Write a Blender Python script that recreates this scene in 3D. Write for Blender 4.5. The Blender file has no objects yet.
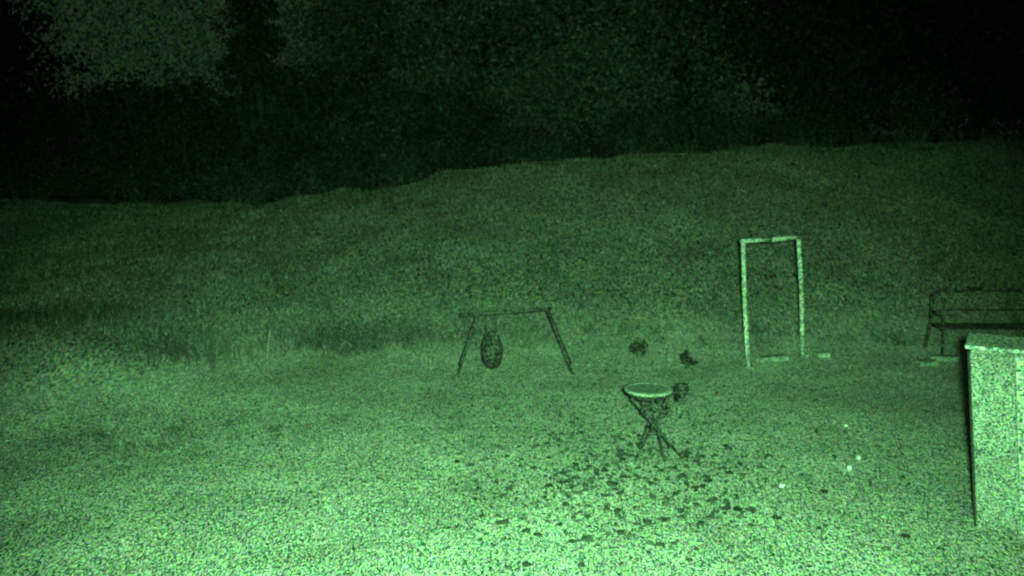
import bpy, math, random, bmesh
import numpy as np
from mathutils import Vector, noise as mn
random.seed(7); rng=np.random.default_rng(7)
sc=bpy.context.scene
sc.view_settings.view_transform='Standard'
sc.view_settings.look='None'
sc.view_settings.exposure=0

# ------------------------------------------------------------ terrain
CX=[-60,-14.5,-7.4,-4,-1.75,2.5,8.2,14.5,60]
CZ=[1.9,1.87,1.82,2.34,2.79,3.18,3.48,3.67,3.9]
FX=[-60,-12,-7,-3.4,60]
FY=[10,11.5,13.2,17.2,17.4]
def bump(x,y):
    return (np.sin(x*.9+1.3*np.sin(y*.5))*np.cos(y*.7+.8*np.sin(x*.6)))
def tz(x,y):
    x=np.asarray(x,float); y=np.asarray(y,float)
    zc=np.interp(x,CX,CZ); f=np.interp(x,FX,FY)
    t=(y-f)/(28.0-f)
    s=0.06
    u=s*np.log1p(np.exp(np.clip(t/s,-40,40)))
    v=1.0-u
    v=s*.6*np.log1p(np.exp(np.clip(v/(s*.6),-40,40)))
    h=zc*(1.0-v)
    far=np.clip(y-28,0,110)*0.05
    h=h-far
    h=h+.55*np.exp(-((x+7.6)/2.2)**2-((y-15.3)/1.5)**2)+.3*np.exp(-((x+9.8)/1.7)**2-((y-12.8)/1.3)**2)
    amp=0.014+0.085*np.clip(t,0,1)*np.clip((60-y)/30,0,1)
    return h+amp*(bump(x,y)+.6*bump(x*2.3+4,y*2.1-2)+.3*bump(x*5.1,y*4.7))-0.01
def Z(x,y): return float(tz(x,y))

# ------------------------------------------------------------ materials
def new_mat(name,col,grain=.8,cell=(.02,.04,.02),patch=.35,pscale=.6,rough=.9,island=0.0,bumps=0.0,metal=0.0,chroma=.5,col2=None,cell2=None):
    m=bpy.data.materials.new(name); m.use_nodes=True
    nt=m.node_tree; N=nt.nodes; L=nt.links
    b=N['Principled BSDF']; b.inputs['Roughness'].default_value=rough
    b.inputs['Metallic'].default_value=metal
    b.inputs['Specular IOR Level'].default_value=.15
    geo=N.new('ShaderNodeNewGeometry')
    def grainnode(cl):
        snap=N.new('ShaderNodeVectorMath'); snap.operation='SNAP'
        L.new(geo.outputs['Position'],snap.inputs[0]); snap.inputs[1].default_value=cl
        wn=N.new('ShaderNodeTexWhiteNoise'); wn.noise_dimensions='3D'
        L.new(snap.outputs[0],wn.inputs['Vector'])
        ma=N.new('ShaderNodeVectorMath'); ma.operation='MULTIPLY_ADD'
        L.new(wn.outputs['Color'],ma.inputs[0]); ma.inputs[1].default_value=(2*grain*chroma,)*3; ma.inputs[2].default_value=(1-grain*chroma,)*3
        mv=N.new('ShaderNodeMath'); mv.operation='MULTIPLY_ADD'
        L.new(wn.outputs['Value'],mv.inputs[0]); mv.inputs[1].default_value=2*grain; mv.inputs[2].default_value=1-grain
        mul=N.new('ShaderNodeVectorMath'); mul.operation='SCALE'
        L.new(ma.outputs[0],mul.inputs[0]); L.new(mv.outputs[0],mul.inputs['Scale'])
        return mul
    mul=grainnode(cell)
    colsock=None
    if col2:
        # trodden lawn to rough slope vegetation by height; darker uphill also paints light falloff
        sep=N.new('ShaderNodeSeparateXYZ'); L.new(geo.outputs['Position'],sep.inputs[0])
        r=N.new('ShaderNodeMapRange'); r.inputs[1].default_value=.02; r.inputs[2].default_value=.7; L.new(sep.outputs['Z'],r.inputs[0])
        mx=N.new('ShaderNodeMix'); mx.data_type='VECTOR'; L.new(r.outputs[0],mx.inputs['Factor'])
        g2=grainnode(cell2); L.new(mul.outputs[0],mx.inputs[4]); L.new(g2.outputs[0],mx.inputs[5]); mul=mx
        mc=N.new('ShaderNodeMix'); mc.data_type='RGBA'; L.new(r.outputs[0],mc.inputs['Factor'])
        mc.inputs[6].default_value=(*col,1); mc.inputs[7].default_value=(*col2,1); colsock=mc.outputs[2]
    no=N.new('ShaderNodeTexNoise'); no.inputs['Scale'].default_value=pscale; no.inputs['Detail'].default_value=7; no.inputs['Roughness'].default_value=.7
    L.new(geo.outputs['Position'],no.inputs['Vector'])
    mp=N.new('ShaderNodeMapRange'); mp.inputs[1].default_value=.3; mp.inputs[2].default_value=.7
    mp.inputs[3].default_value=1-patch; mp.inputs[4].default_value=1+patch
    L.new(no.outputs[0],mp.inputs[0])
    m2=N.new('ShaderNodeVectorMath'); m2.operation='SCALE'
    L.new(mul.outputs[1] if col2 else mul.outputs[0],m2.inputs[0]); L.new(mp.outputs[0],m2.inputs['Scale'])
    last=m2
    if island>0:
        mi=N.new('ShaderNodeMath'); mi.operation='MULTIPLY_ADD'
        L.new(geo.outputs['Random Per Island'],mi.inputs[0]); mi.inputs[1].default_value=2*island; mi.inputs[2].default_value=1-island
        m3=N.new('ShaderNodeVectorMath'); m3.operation='SCALE'
        L.new(last.outputs[0],m3.inputs[0]); L.new(mi.outputs[0],m3.inputs['Scale']); last=m3
    m4=N.new('ShaderNodeVectorMath'); m4.operation='MULTIPLY'
    L.new(last.outputs[0],m4.inputs[0]); m4.inputs[1].default_value=col
    if colsock: L.new(colsock,m4.inputs[1])
    L.new(m4.outputs[0],b.inputs['Base Color'])
    if bumps>0:
        bn=N.new('ShaderNodeTexNoise'); bn.inputs['Scale'].default_value=9; bn.inputs['Detail'].default_value=4
        L.new(geo.outputs['Position'],bn.inputs['Vector'])
        bp=N.new('ShaderNodeBump'); bp.inputs['Distance'].default_value=bumps; bp.inputs['Strength'].default_value=.6
        L.new(bn.outputs[0],bp.inputs['Height']); L.new(bp.outputs[0],b.inputs['Normal'])
    return m
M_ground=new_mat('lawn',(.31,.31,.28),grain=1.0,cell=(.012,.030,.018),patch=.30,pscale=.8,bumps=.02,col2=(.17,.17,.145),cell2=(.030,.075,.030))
M_grass=new_mat('grass_blade',(.115,.115,.10),grain=.8,cell=(.025,.05,.025),patch=.45,pscale=.7,island=.3)
M_tall=new_mat('dry_grass',(.13,.13,.11),grain=.7,island=.3)
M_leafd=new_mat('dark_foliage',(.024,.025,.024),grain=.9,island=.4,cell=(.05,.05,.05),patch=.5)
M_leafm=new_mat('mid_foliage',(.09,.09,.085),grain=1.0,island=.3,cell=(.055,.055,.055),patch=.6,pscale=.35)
M_bark=new_mat('bark',(.035,.032,.028),grain=.6)
M_shrub=new_mat('shrub_leaf',(.075,.075,.065),grain=.8,island=.4)
M_brush=new_mat('brush_stem',(.065,.065,.056),grain=.8,island=.4)
M_white=new_mat('weathered_white_paint',(.36,.36,.33),grain=.8,cell=(.022,.022,.022),patch=.2,pscale=5,rough=.7)
M_cab=new_mat('cabinet_paint',(.21,.215,.20),grain=.9,cell=(.012,.012,.012),patch=.4,pscale=1.6,rough=.6)
M_cabs=new_mat('cabinet_side_shade',(.03,.03,.03),grain=.5,cell=(.015,.015,.015),patch=.4,pscale=3)  # shade on the cabinet's left side, put into the panel colour
M_darkmetal=new_mat('dark_painted_steel',(.038,.038,.036),grain=1.0,cell=(.02,.02,.02),rough=.9)
M_swing=new_mat('swing_frame_paint',(.045,.045,.043),grain=1.0,cell=(.025,.025,.025),rough=.9)
M_bench=new_mat('bench_paint',(.045,.045,.043),grain=1.0,cell=(.028,.028,.028),rough=.9)
M_rubber=new_mat('black_rubber',(.036,.036,.034),grain=1.0,cell=(.025,.025,.025))
M_rim=new_mat('pale_enamel',(.19,.195,.18),grain=.7,cell=(.014,.014,.014),rough=.7)
M_stone=new_mat('pale_stone',(.22,.22,.20),grain=.6,patch=.4,pscale=6)
M_litter=new_mat('dead_leaf',(.045,.043,.037),grain=.5,island=.5)
M_wood=new_mat('weathered_wood',(.13,.125,.11),grain=.8)
M_paper=new_mat('paper',(.8,.8,.78),grain=.1,patch=.1)

# ------------------------------------------------------------ mesh helper
class MB:
    def __init__(s): s.v=[]; s.f=[]
    def tube(s,p0,p1,r0,r1=None,n=8,cap=True):
        p0=Vector(p0);p1=Vector(p1); r1=r0 if r1 is None else r1
        d=(p1-p0).normalized(); a=d.orthogonal().normalized(); b=d.cross(a)
        o=len(s.v)
        for p,r in((p0,r0),(p1,r1)):
            for i in range(n):
                t=2*math.pi*i/n; s.v.append(tuple(p+(a*math.cos(t)+b*math.sin(t))*r))
        for i in range(n):
            j=(i+1)%n; s.f.append((o+i,o+j,o+n+j,o+n+i))
        if cap:
            s.f.append(tuple(o+i for i in reversed(range(n)))); s.f.append(tuple(o+n+i for i in range(n)))
    def path(s,pts,r,n=8):
        for i in range(len(pts)-1):
            ra=r[i] if isinstance(r,(list,tuple)) else r
            rb=r[i+1] if isinstance(r,(list,tuple)) else r
            s.tube(pts[i],pts[i+1],ra,rb,n)
    def lathe(s,c,prof,n=24,sx=1,sy=1):
        o=len(s.v)
        for r,z in prof:
            for i in range(n):
                t=2*math.pi*i/n; s.v.append((c[0]+r*sx*math.cos(t),c[1]+r*sy*math.sin(t),c[2]+z))
        for k in range(len(prof)-1):
            for i in range(n):
                j=(i+1)%n; s.f.append((o+k*n+i,o+k*n+j,o+(k+1)*n+j,o+(k+1)*n+i))
    def box(s,c,d,rot=0,ch=.008):
        hx,hy,hz=d[0]/2,d[1]/2,d[2]/2; ch=min(ch,hx*.4,hy*.4,hz*.4)
        cs,sn=math.cos(rot),math.sin(rot); o=len(s.v)
        lay=[(-hz,ch),(-hz+ch,0),(hz-ch,0),(hz,ch)]
        for z,i in lay:
            X,Y=hx-i,hy-i
            for x,y in((-X,-Y+ch),(-X+ch,-Y),(X-ch,-Y),(X,-Y+ch),(X,Y-ch),(X-ch,Y),(-X+ch,Y),(-X,Y-ch)):
                s.v.append((c[0]+x*cs-y*sn,c[1]+x*sn+y*cs,c[2]+z))
        for k in range(3):
            for i in range(8):
                j=(i+1)%8; s.f.append((o+k*8+i,o+k*8+j,o+k*8+8+j,o+k*8+8+i))
        s.f.append(tuple(o+i for i in reversed(range(8)))); s.f.append(tuple(o+24+i for i in range(8)))
    def obj(s,name,mat,parent=None,smooth=False):
        me=bpy.data.meshes.new(name); me.from_pydata(s.v,[],s.f); me.update()
        me.materials.append(mat)
        if smooth: me.polygons.foreach_set('use_smooth',[True]*len(me.polygons))
        ob=bpy.data.objects.new(name,me); sc.collection.objects.link(ob)
        if parent: ob.parent=parent
        return ob
def empty(name):
    e=bpy.data.objects.new(name,None); sc.collection.objects.link(e); e.empty_display_size=.2; return e
def np_obj(name,V,nper,mat,parent=None):
    V=np.asarray(V,dtype=np.float32).reshape(-1,3); nv=len(V); nf=nv//nper
    me=bpy.data.meshes.new(name); me.vertices.add(nv); me.vertices.foreach_set('co',V.ravel())
    me.loops.add(nv); me.loops.foreach_set('vertex_index',np.arange(nv,dtype=np.int32))
    me.polygons.add(nf); me.polygons.foreach_set('loop_start',np.arange(0,nv,nper,dtype=np.int32))
    me.update(calc_edges=True); me.materials.append(mat)
    ob=bpy.data.objects.new(name,me); sc.collection.objects.link(ob)
    if parent: ob.parent=parent
    return ob

# ------------------------------------------------------------ ground
xs=np.concatenate([np.array([-500,-300,-180,-110,-70,-45,-32]),np.arange(-24,24.01,.25),np.array([32,45,70,110,180,300,500])])
ys=np.concatenate([np.array([-80,-40,-15,-5,0]),np.arange(3,34.01,.2),np.array([37,42,50,62,80,110,150,220,350,600,900])])
X,Y=np.meshgrid(xs,ys); ZZ=tz(X,Y)
V=np.stack([X,Y,ZZ],-1).reshape(-1,3); nx=len(xs); ny=len(ys)
F=[(j*nx+i,j*nx+i+1,(j+1)*nx+i+1,(j+1)*nx+i) for j in range(ny-1) for i in range(nx-1)]
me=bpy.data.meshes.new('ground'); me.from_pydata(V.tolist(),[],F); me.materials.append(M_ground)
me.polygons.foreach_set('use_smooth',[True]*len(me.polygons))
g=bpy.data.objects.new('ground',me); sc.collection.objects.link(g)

# ------------------------------------------------------------ grass blades (one object)
def blades(name,x,y,h,w,mat,lean=.5):
    n=len(x); z=tz(x,y); a=rng.uniform(0,2*np.pi,n)
    dx=np.cos(a)*w/2; dy=np.sin(a)*w/2
    la=rng.uniform(0,2*np.pi,n); ll=h*rng.uniform(0,lean,n)
    P=np.zeros((n,3,3))
    P[:,0]=np.stack([x-dx,y-dy,z-.005],-1); P[:,1]=np.stack([x+dx,y+dy,z-.005],-1)
    P[:,2]=np.stack([x+np.cos(la)*ll,y+np.sin(la)*ll,z+h],-1)
    return np_obj(name,P,3,mat)
n=110000
y=7.2+22*rng.random(n)**.85
x=(rng.random(n)*2-1)*(y*.56+1.0)
clump=bump(x*2.1,y*2.3)+.7*bump(x*4.7+2,y*5.1)
f=np.interp(x,FX,FY); bank=np.clip((y-f)/2,0,1)
keep=(rng.random(n)<.12+.88*bank); x,y,clump,bank=x[keep],y[keep],clump[keep],bank[keep]; n=len(x)
hh=.010+.012*rng.random(n)+.010*np.clip(clump,0,1)
hh=hh*(1+bank*(2.0+2.2*np.clip(clump,0,1)))
w=.008+.008*rng.random(n)+.014*bank
blades('grass',x,y,hh,w,M_grass,1.0)

def stems(name,pts,mat,nst,Lr,spread,ww):
    Q=[]
    for (cx,cy,sz) in pts:
        k=nst; a=rng.uniform(0,6.28,k); L_=rng.uniform(Lr[0],Lr[1],k)*sz
        x0=cx+rng.normal(size=k)*spread*sz; y0=cy+rng.normal(size=k)*spread*sz; z0=tz(x0,y0)-.01
        bend=rng.uniform(.3,1.0,k)
        prev=None
        for q in range(4):
            t=q/3; r=L_*bend*t*t; zz=z0+L_*(t-.42*bend*t*t)
            cxx=x0+np.cos(a)*r; cyy=y0+np.sin(a)*r; wq=ww*(1-t*.75)
            A=np.stack([cxx+np.sin(a)*wq,cyy-np.cos(a)*wq,zz],-1); B=np.stack([cxx-np.sin(a)*wq,cyy+np.cos(a)*wq,zz],-1)
            if prev is not None: Q.append(np.stack([prev[0],prev[1],B,A],1))
            prev=(A,B)
    np_obj(name,np.concatenate(Q),4,mat)
pale=[];dark=[]
for k in range(1800):
    cy=12+16*random.random(); cx=random.uniform(-1,1)*(cy*.55+.5)
    fy=float(np.interp(cx,FX,FY))
    if cy<fy+.2: continue
    left=max(0,min(1,(-3.2-cx)/2.5))*max(0,min(1,(21-cy)/4))
    nz=mn.noise((cx*.45,cy*.45,3))+.5*mn.noise((cx*1.3,cy*1.3,8))
    if random.random()>.40+.6*left: continue
    sz=random.uniform(.45,.85)+.6*left
    if nz>.0: pale.append((cx,cy,sz))
    elif nz<-.06: dark.append((cx,cy,sz))
for k in range(22): dark.append((random.gauss(-4.7,.7),random.gauss(12.5,.4),random.uniform(.25,.5)))
for k in range(26): dark.append((random.gauss(-8.5,.5),random.gauss(15.2,.6),random.uniform(.8,1.3)))
for k in range(40): dark.append((random.gauss(-2.8,1.0),random.gauss(17.6,.45),random.uniform(.5,1.2)))
for k in range(26):
    cx=random.uniform(-1.2,7); dark.append((cx,17.7+random.gauss(0,.2),random.uniform(.25,.6)))
stems('tall_grass',pale,M_tall,22,(.12,.42),.17,.008)
stems('hillside_brush',dark,M_brush,26,(.10,.40),.21,.010)

# ------------------------------------------------------------ leaves
def leafquads(C,size):
    C=np.asarray(C); n=len(C)
    d=rng.normal(size=(n,3)); d/=np.linalg.norm(d,axis=1,keepdims=True)
    e=np.cross(d,rng.normal(size=(n,3))); e/=np.linalg.norm(e,axis=1,keepdims=True)
    s=(size*rng.uniform(.6,1.4,n))[:,None]
    return np.stack([C-d*s,C+e*s*.5,C+d*s,C-e*s*.5],1)
def decid(name,x,y,H,R,mat,nl=9000,leaf=.11,low=.25,seed=0,clumpn=46):
    r=random.Random(seed); e=empty(name); z0=Z(x,y)-.1
    m=MB(); p=Vector((x,y,z0)); rr=H*.022+.05
    axis=[p.copy()]
    for i in range(6):
        p=p+Vector((r.uniform(-.12,.12)*H/8,r.uniform(-.12,.12)*H/8,H*.8/6)); axis.append(p.copy())
    m.path([tuple(a) for a in axis],[rr*(1-.14*i) for i in range(7)],10)
    C=[]
    for k in range(clumpn):
        t=r.uniform(low,1.0); i=min(5,int(t*6)); base=axis[i].lerp(axis[i+1],t*6-i if t<1 else 1)
        a=r.uniform(0,6.28); prof=math.sin(math.pi*min(1,max(.12,(t-low)/(1-low)*.8+.18)))
        reach=R*prof*r.uniform(.35,1.1)
        tip=base+Vector((math.cos(a)*reach,math.sin(a)*reach,reach*r.uniform(.1,.7)+.2))
        mid=base.lerp(tip,.5)+Vector((r.uniform(-.1,.1),r.uniform(-.1,.1),r.uniform(-.05,.2)))*R*.3
        m.path([tuple(base),tuple(mid),tuple(tip)],[rr*.38*(1-.6*t),rr*.22*(1-.5*t),.012],5)
        nn=int(nl/clumpn*r.uniform(.5,1.5)); cr=R*r.uniform(.14,.30)
        c=rng.normal(size=(nn,3))*cr*np.array([1,1,.65])+np.array(tip)
        c2=rng.normal(size=(nn//3,3))*cr*.7+np.array(mid)
        C+= [c,c2]
        for s in range(4):
            tp=tip+Vector((r.uniform(-1,1),r.uniform(-1,1),r.uniform(-.3,.9)))*cr*1.6
            m.tube(tuple(tip),tuple(tp),.012,.004,4,False)
    m.obj('trunk',M_bark,e,True)
    np_obj('crown',leafquads(np.concatenate(C),leaf),4,mat,e)
    return e
def conifer(name,x,y,H,R,mat,seed=0):
    r=random.Random(seed); e=empty(name); z0=Z(x,y)-.1
    m=MB(); m.path([(x,y,z0),(x+.05,y,z0+H*.5),(x,y,z0+H)],[.02*H,.011*H,.01],10)
    C=[]
    t=.06
    while t<.99:
        z=z0+H*t; rad=R*(1-t)**.8+.12
        for k in range(7):
            a=r.uniform(0,6.28); q=rad*r.uniform(.6,1.15)
            tip=np.array([x+math.cos(a)*q,y+math.sin(a)*q,z-q*.28+r.uniform(-.1,.1)])
            b=np.array([x,y,z])
            m.tube(tuple(b),tuple(tip),.03*(1-t)+.008,.005,4,False)
            nn=int(60*q+14); s=rng.random(nn)[:,None]**.7
            c=b+(tip-b)*s+rng.normal(size=(nn,3))*np.array([.13,.13,.10])*(.5+q*.3); c[:,2]-=rng.random(nn)*.18
            C.append(c)
        t+=.028
    m.obj('trunk',M_bark,e,True)
    np_obj('needles',leafquads(np.concatenate(C),.10),4,mat,e)
def shrub(name,x,y,W,D,H,n,mat,leaf=.035,seed=0,stems=24):
    r=random.Random(seed); e=empty(name); m=MB(); C=[]
    for k in range(stems):
        a=r.uniform(0,6.28); q=math.sqrt(r.random())*.35
        x0=x+math.cos(a)*q*W*.5; y0=y+math.sin(a)*q*D*.5; z0=Z(x0,y0)-.02
        b=a+r.uniform(-.6,.6); u=math.sqrt(r.random())
        tip=Vector((x+math.cos(b)*u*W*.5,y+math.sin(b)*u*D*.5,z0+H*r.uniform(.45,1)*(1-.45*u*u)))
        mid=Vector((x0,y0,z0)).lerp(tip,.5)+Vector((r.uniform(-.1,.1)*W,0,.1*H))
        m.path([(x0,y0,z0),tuple(mid),tuple(tip)],[.005+.003*H,.004+.002*H,.002],5)
        nn=n//stems
        s=rng.random(nn)[:,None]
        c=np.where(s<.4,np.array(mid)+(np.array(tip)-np.array(mid))*s*2.5,np.array(tip))+rng.normal(size=(nn,3))*np.array([W,D,H])*.12
        c[:,2]=np.maximum(c[:,2],z0+.02); C.append(c)
    m.obj('stems',M_brush,e)
    np_obj('leaves',leafquads(np.concatenate(C),leaf),4,mat,e)

# tree line beyond the crest
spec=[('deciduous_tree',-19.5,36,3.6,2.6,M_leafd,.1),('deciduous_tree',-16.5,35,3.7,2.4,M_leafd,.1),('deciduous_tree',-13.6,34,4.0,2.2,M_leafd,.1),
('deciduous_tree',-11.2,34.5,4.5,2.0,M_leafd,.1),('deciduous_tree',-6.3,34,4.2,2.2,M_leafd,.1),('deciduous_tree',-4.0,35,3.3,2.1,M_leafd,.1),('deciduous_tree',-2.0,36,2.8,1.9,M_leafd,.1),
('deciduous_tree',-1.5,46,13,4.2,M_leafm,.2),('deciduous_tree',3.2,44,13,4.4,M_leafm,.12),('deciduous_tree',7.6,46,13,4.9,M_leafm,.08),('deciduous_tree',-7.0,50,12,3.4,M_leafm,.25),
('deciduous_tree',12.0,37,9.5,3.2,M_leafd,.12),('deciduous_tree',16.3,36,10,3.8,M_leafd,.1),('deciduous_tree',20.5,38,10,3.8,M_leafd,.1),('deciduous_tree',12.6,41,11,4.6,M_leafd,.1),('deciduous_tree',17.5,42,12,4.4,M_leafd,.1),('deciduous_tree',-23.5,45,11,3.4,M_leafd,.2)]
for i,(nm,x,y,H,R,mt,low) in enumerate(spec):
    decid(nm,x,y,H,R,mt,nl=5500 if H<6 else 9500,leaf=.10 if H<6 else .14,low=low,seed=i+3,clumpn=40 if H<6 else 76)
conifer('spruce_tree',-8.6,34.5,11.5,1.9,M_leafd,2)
for i,(x,y,W,H) in enumerate([(3.6,31.5,2.2,1.5),(5.4,31.8,2.6,1.6),(7.0,32,2.2,1.3),(.8,32,2.0,1.0),(9.5,32,3.0,1.7),(12.5,31.5,3.2,2.0),(16,31.5,3.2,2.2),(-3.2,31,2.6,1.3),(-5.6,31,2.8,1.4),(-8.4,31,3,1.5),(-11.6,31,3,1.6),(-15,31,3,1.7)]):
    shrub('bush',x,y,W,1.4,H,2400,M_leafd,.07,40+i,30)
# garden shrubs
shrub('garden_shrub',-2.6,17.3,2.0,1.1,.70,420,M_shrub,.028,61,24)
shrub('garden_shrub',-1.75,17.5,.8,.6,.7,160,M_shrub,.026,63,12)
shrub('garden_shrub',.66,20.2,.8,.6,.5,320,M_brush,.03,64,14)
shrub('small_shrub',2.2,16.9,.30,.22,.34,150,M_leafd,.035,67,12)
shrub('small_shrub',2.95,16.4,.26,.2,.28,120,M_leafd,.035,68,10)
shrub('small_shrub',-3.2,12.9,.25,.2,.14,70,M_shrub,.025,69,7)
shrub('small_shrub',-2.3,13.4,.2,.2,.10,60,M_shrub,.025,70,7)

# ------------------------------------------------------------ tall white frame
e=empty('white_pipe_frame'); sh=-.17
m=MB(); zl,zr=Z(3.98,16.4),Z(5.06,17.0)
bl=(3.98,16.4,zl-.05); br=(5.06,17.0,zr-.05); tl=(3.98+sh,16.4,zl+2.13); tr=(5.06+sh,17.0,zr+2.08)
m.path([bl,(3.98+sh*.62,16.41,zl+1.1),tl],.038,12); m.path([br,(5.06+sh*.42,17.0,zr+1.1),tr],.038,12); m.obj('uprights',M_white,e,True)
m=MB(); m.path([(tl[0]-.04,tl[1],tl[2]),((tl[0]+tr[0])/2,(tl[1]+tr[1])/2,(tl[2]+tr[2])/2-.012),(tr[0]+.04,tr[1],tr[2])],.036,12); m.obj('top_bar',M_white,e,True)
m=MB(); m.box((3.98,16.4,zl+.01),(.16,.16,.03)); m.box((5.06,17.0,zr+.01),(.16,.16,.03)); m.obj('foot_plates',M_stone,e)
for (x,y,w_,d_,r_) in [(4.48,16.78,.55,.20,.3),(7.0,16.5,.36,.25,.2),(7.4,16.75,.5,.22,-.1),(5.4,16.95,.22,.16,.1)]:
    m=MB(); m.box((x,y,Z(x,y)+.03),(w_,d_,.09),r_,.02); m.obj('paving_stone',M_stone)

# ------------------------------------------------------------ child swing set
e=empty('child_swing_set'); m=MB(); yy=16.2; zt=1.02
tL=(-.56,yy,zt-.04); tR=(.58,yy,zt+.04)
for t,bx in((tL,-.90),(tR,1.0)):
    for s in(-1,1): m.tube((bx,yy+s*.30,Z(bx,yy+s*.30)-.02),t,.027,.027,10)
    a=[Vector((bx,yy+s*.30,0)).lerp(Vector(t),.33) for s in(-1,1)]
    m.tube(tuple(a[0]),tuple(a[1]),.014)
m.obj('a_frame_legs',M_swing,e,True)
m=MB(); m.tube((-.86,yy,zt-.065),(.66,yy,zt+.045),.029,.029,10); m.obj('crossbar',M_swing,e,True)
m=MB()
for xx in(-.42,-.25):
    m.tube((xx,yy,zt-.02),(xx,yy-.03,.55),.008,.008,6)
    m.tube((xx,yy,zt-.02),(xx,yy+.13,.5),.008,.008,6)
m.obj('ropes',M_swing,e)
m=MB(); m.lathe((-.335,yy+.03,.04),[(.02,0),(.10,.02),(.16,.12),(.185,.26),(.175,.42),(.12,.58),(.06,.64),(.05,.63),(.10,.57),(.155,.42),(.165,.26),(.14,.13),(.09,.04),(.01,.03)],20,1,.85)
m.obj('bucket_seat',M_rubber,e,True)

# ------------------------------------------------------------ barbecue stand
e=empty('barbecue_grill'); gx,gy=1.68,11.95; g0=Z(gx,gy)
m=MB(); m.lathe((gx,gy,.83+g0),[(.02,-.11),(.12,-.105),(.20,-.085),(.26,-.045),(.285,.0),(.29,.012),(.27,.012),(.25,-.035),(.19,-.07),(.02,-.09)],32)
m.obj('bowl',M_darkmetal,e,True)
m=MB(); m.lathe((gx,gy,.845+g0),[(.265,0),(.265,.012),(.298,.012),(.298,-.02),(.291,-.02)],32); m.obj('rim',M_rim,e,True)
m=MB()
for i in range(21):
    xx=-.25+.025*i; l=math.sqrt(.262**2-xx*xx); m.tube((gx+xx,gy-l,.855+g0),(gx+xx,gy+l,.855+g0),.008,.008,5)
m.obj('grate',M_rim,e)
m=MB()
legs=[((gx-.22,gy-.10),(2.12,11.85)),((gx+.24,gy-.05),(1.50,11.75)),((gx-.12,gy+.2),(2.02,12.28)),((gx+.2,gy+.18),(1.60,12.25)),((gx+.02,gy-.2),(1.86,11.7))]
for (a,b) in legs: m.tube((a[0],a[1],.76+g0),(b[0],b[1],Z(*b)-.02),.018,.014,8)
m.obj('legs',M_darkmetal,e,True)
m=MB(); cx,cy=gx+.08,gy+.02
m.lathe((cx,cy,.50+g0),[(.02,0),(.13,.0),(.17,.03),(.18,.11),(.17,.11),(.16,.03),(.02,.012)],20); m.obj('ash_pan',M_darkmetal,e,True)
m=MB(); m.box((gx+.40,gy,.84+g0),(.20,.26,.03),.1); m.tube((gx+.28,gy-.08,.82+g0),(gx+.42,gy-.08,.82+g0),.01); m.tube((gx+.28,gy+.08,.82+g0),(gx+.42,gy+.08,.82+g0),.01)
m.lathe((gx+.42,gy,.857+g0),[(.01,0),(.07,0),(.08,.04),(.05,.06),(.01,.065)],14)
m.lathe((gx+.40,gy,.70+g0),[(.01,0),(.05,0),(.06,.06),(.03,.12),(.01,.125)],12)
m.obj('side_tray',M_rubber,e)
m=MB()
for i,(a,b) in enumerate(legs[:4]):
    c=legs[(i+1)%4]
    for q in(.30,.62):
        A=Vector((a[0],a[1],.76)).lerp(Vector((b[0],b[1],0)),q); B=Vector((c[0][0],c[0][1],.76)).lerp(Vector((c[1][0],c[1][1],0)),q)
        m.tube(tuple(A),tuple(B),.011)
m.obj('braces',M_darkmetal,e)

# ------------------------------------------------------------ open steel bench on the right
e=empty('garden_bench'); x0,x1,ya=7.42,9.2,17.35
za=Z(8.3,ya); zt=1.0+za
m=MB()
m.path([(x0-.10,ya,Z(x0,ya)-.02),(x0-.02,ya,za+.45),(x0+.02,ya+.10,zt-.12),(x0+.09,ya+.12,zt-.02),(x0+.20,ya+.13,zt),(x0+.9,ya+.13,zt+.03),(x1-.2,ya+.13,zt),(x1-.06,ya+.12,zt-.03),(x1,ya+.1,zt-.12),(x1+.02,ya,za+.45),(x1+.08,ya,Z(x1,ya)-.02)],.030,10)
m.tube((x0,ya+.05,za+.66),(x1,ya+.05,za+.66),.014)
m.obj('back_frame',M_bench,e,True)
m=MB()
for xx in(x0,x1):
    m.path([(xx,ya-.5,Z(xx,ya-.5)-.02),(xx,ya-.48,za+.42),(xx,ya-.44,za+.62),(xx,ya+.03,za+.64)],.022,8)
    m.tube((xx,ya-.48,za+.40),(xx,ya,za+.40),.018)
m.obj('legs_and_armrests',M_bench,e,True)
m=MB()
for k in range(5): m.box(((x0+x1)/2,ya-.45+.105*k,za+.425),(x1-x0-.04,.08,.025))
m.obj('seat',M_bench,e)

# ------------------------------------------------------------ white cabinet on the right
e=empty('storage_cabinet')
rot=math.radians(-27); ox,oy=4.70,9.65
def cab(u,v): return (ox+u*math.cos(rot)-v*math.sin(rot), oy+u*math.sin(rot)+v*math.cos(rot))
Wc,Dc,Hc=1.15,.62,1.88; gz=Z(ox,oy)-.03
SHX=-.11   # the old cabinet leans
def cbox(mm,u0,u1,v0,v1,z0,z1,ch=.006):
    c=cab((u0+u1)/2,(v0+v1)/2); mm.box((c[0],c[1],gz+(z0+z1)/2),(u1-u0,v1-v0,z1-z0),rot,ch)
def leanit(mm): mm.v=[(x+SHX*(z-gz),y,z) for x,y,z in mm.v]
def fin(mm,n,mt): leanit(mm); mm.obj(n,mt,e)
m=MB(); cbox(m,.02,Wc,.02,Dc,0,Hc); fin(m,'body',M_cab)
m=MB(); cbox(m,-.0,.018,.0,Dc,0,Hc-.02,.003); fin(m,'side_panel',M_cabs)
m=MB(); cbox(m,.03,.42,-.012,.018,.06,Hc-.04); cbox(m,.50,1.10,-.012,.018,.06,Hc-.04); fin(m,'doors',M_cab)
m=MB(); cbox(m,.422,.498,-.022,.018,.02,Hc-.02); fin(m,'center_stile',M_white)
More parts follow.
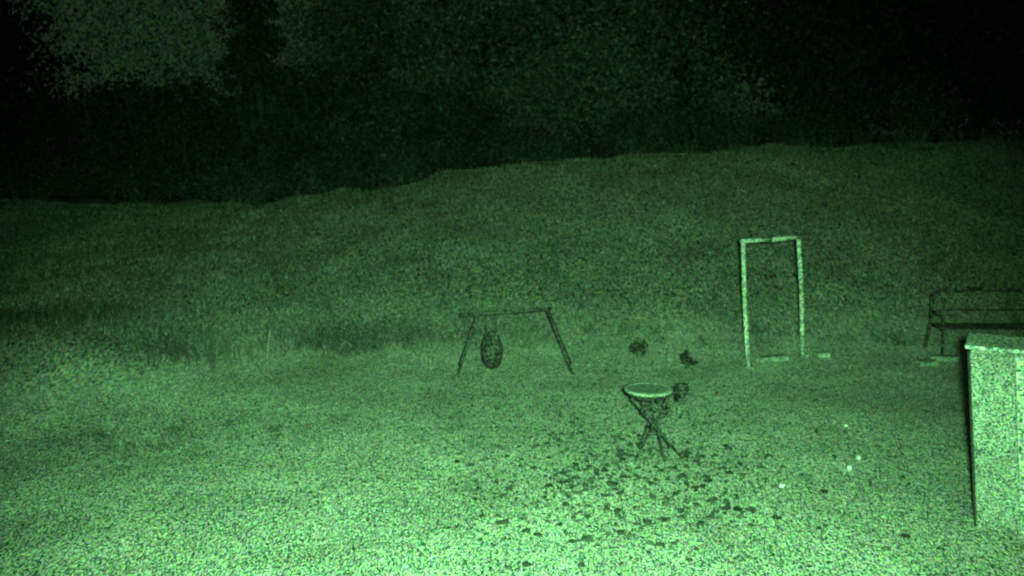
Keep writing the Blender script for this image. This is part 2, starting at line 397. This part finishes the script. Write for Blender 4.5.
m=MB(); cbox(m,-.02,Wc+.04,-.03,Dc+.03,Hc+.003,Hc+.04,.012); fin(m,'lid',M_white)
m=MB(); c=cab(.56,-.03); m.tube((c[0],c[1],gz+.95),(c[0],c[1],gz+1.15),.010); fin(m,'handle',M_darkmetal)

# ------------------------------------------------------------ wooden stake on the left
m=MB(); x,y=-4.05,16.1; z=Z(x,y); m.path([(x,y,z-.1),(x+.03,y,z+.35),(x+.09,y,z+.72)],[.03,.027,.022],7); m.obj('wooden_stake',M_wood)

# ------------------------------------------------------------ fallen leaves, scraps
m=MB()
def clod(x,y,s):
    z=Z(x,y); o=len(m.v); k=7; a0=random.uniform(0,6)
    rs=[s*random.uniform(.55,1.2) for _ in range(k)]
    for i in range(k):
        a=a0+i*6.283/k; m.v.append((x+math.cos(a)*rs[i],y+math.sin(a)*rs[i],z+random.uniform(.0,.015)))
    for i in range(k):
        a=a0+i*6.283/k; m.v.append((x+math.cos(a)*rs[i]*.6,y+math.sin(a)*rs[i]*.6,z+random.uniform(.015,.035)))
    m.v.append((x,y,z+.03))
    for i in range(k):
        j=(i+1)%k; m.f.append((o+i,o+j,o+k+j,o+k+i)); m.f.append((o+k+i,o+k+j,o+2*k))
for i in range(560):
    x=random.gauss(1.35,.95); y=random.gauss(11.1,1.05)
    if not 8.6<y<14.8: continue
    clod(x,y,random.choice([.018,.022,.028,.038,.056]))
for i in range(190):
    clod(random.uniform(-1,5),random.uniform(9,15.5),random.uniform(.014,.034))
for i in range(50):
    clod(random.uniform(-6,0),random.uniform(9,15),random.uniform(.012,.025))
for (x,y,s) in [(1.12,10.9,.09),(1.2,10.6,.07),(.75,9.4,.09),(.15,9.6,.06),(.25,9.5,.06),(3.6,9.1,.05),(2.4,10.1,.06),(3.9,9.4,.06),(1.6,10.9,.08),(2.0,11.2,.08)]: clod(x,y,s)
m.obj('fallen_leaves',M_litter)
for (x,y,s) in [(3.05,10.8,.035),(4.0,11.36,.03),(4.22,11.7,.035),(4.5,13.0,.022)]:
    z=Z(x,y)+.03; c=[Vector((random.gauss(0,1),random.gauss(0,1),random.gauss(0,.7))).normalized()*s*random.uniform(.7,1.2) for _ in range(14)]
    bm=bmesh.new(); [bm.verts.new(v+Vector((x,y,z))) for v in c]; bmesh.ops.convex_hull(bm,input=bm.verts)
    me=bpy.data.meshes.new('paper_scrap'); bm.to_mesh(me); bm.free(); me.materials.append(M_paper)
    sc.collection.objects.link(bpy.data.objects.new('paper_scrap',me))

# ------------------------------------------------------------ world
w=bpy.data.worlds.new('World'); sc.world=w; w.use_nodes=True
nt=w.node_tree; N=nt.nodes; L=nt.links; bg=N['Background']
sky=N.new('ShaderNodeTexSky'); sky.sky_type='NISHITA'; sky.sun_disc=False
sky.sun_elevation=math.radians(8); sky.sun_rotation=math.radians(200)
bw=N.new('ShaderNodeRGBToBW'); L.new(sky.outputs[0],bw.inputs[0])
tc=N.new('ShaderNodeTexCoord')
sn=N.new('ShaderNodeVectorMath'); sn.operation='SNAP'; sn.inputs[1].default_value=(.0016,.0016,.0016); L.new(tc.outputs['Generated'],sn.inputs[0])
wn=N.new('ShaderNodeTexWhiteNoise'); L.new(sn.outputs[0],wn.inputs['Vector'])
mr=N.new('ShaderNodeVectorMath'); mr.operation='MULTIPLY_ADD'; L.new(wn.outputs['Color'],mr.inputs[0]); mr.inputs[1].default_value=(.9,.9,.9); mr.inputs[2].default_value=(.55,.55,.55)
mq=N.new('ShaderNodeMath'); mq.operation='MULTIPLY_ADD'; L.new(wn.outputs['Value'],mq.inputs[0]); mq.inputs[1].default_value=1.8; mq.inputs[2].default_value=.1
s0=N.new('ShaderNodeVectorMath'); s0.operation='SCALE'; L.new(mr.outputs[0],s0.inputs[0]); L.new(mq.outputs[0],s0.inputs['Scale'])
s1=N.new('ShaderNodeVectorMath'); s1.operation='SCALE'; L.new(s0.outputs[0],s1.inputs[0]); L.new(bw.outputs[0],s1.inputs['Scale'])
s2=N.new('ShaderNodeVectorMath'); s2.operation='MULTIPLY'; L.new(s1.outputs[0],s2.inputs[0]); s2.inputs[1].default_value=(.38,1,.44)
L.new(s2.outputs[0],bg.inputs['Color']); bg.inputs['Strength'].default_value=.0045
sd=bpy.data.lights.new('moon','SUN'); sd.energy=.08; sd.angle=math.radians(.5); sd.color=(.4,1,.45)
so=bpy.data.objects.new('moon',sd); sc.collection.objects.link(so); so.rotation_euler=(math.radians(60),0,math.radians(20))
# infrared floodlight on the house wall beside the camera
ld=bpy.data.lights.new('infrared_floodlight','SPOT'); ld.energy=24500; ld.color=(.285,1,.38); ld.spot_size=math.radians(70); ld.spot_blend=1.0; ld.shadow_soft_size=.12
lo=bpy.data.objects.new('infrared_floodlight',ld); sc.collection.objects.link(lo); lo.location=(.16,-.15,4.12)
d=Vector((.1,11.8,.2))-lo.location; lo.rotation_euler=d.to_track_quat('-Z','Y').to_euler()
# camera
cd=bpy.data.cameras.new('camera'); cd.sensor_width=36; cd.lens=1000/1024*36; cd.clip_end=2000
cd.dof.use_dof=True; cd.dof.focus_distance=3.0; cd.dof.aperture_fstop=4.6
co=bpy.data.objects.new('camera',cd); sc.collection.objects.link(co); co.location=(0,0,4)
co.rotation_euler=(math.radians(90-9.09),0,0); sc.camera=co
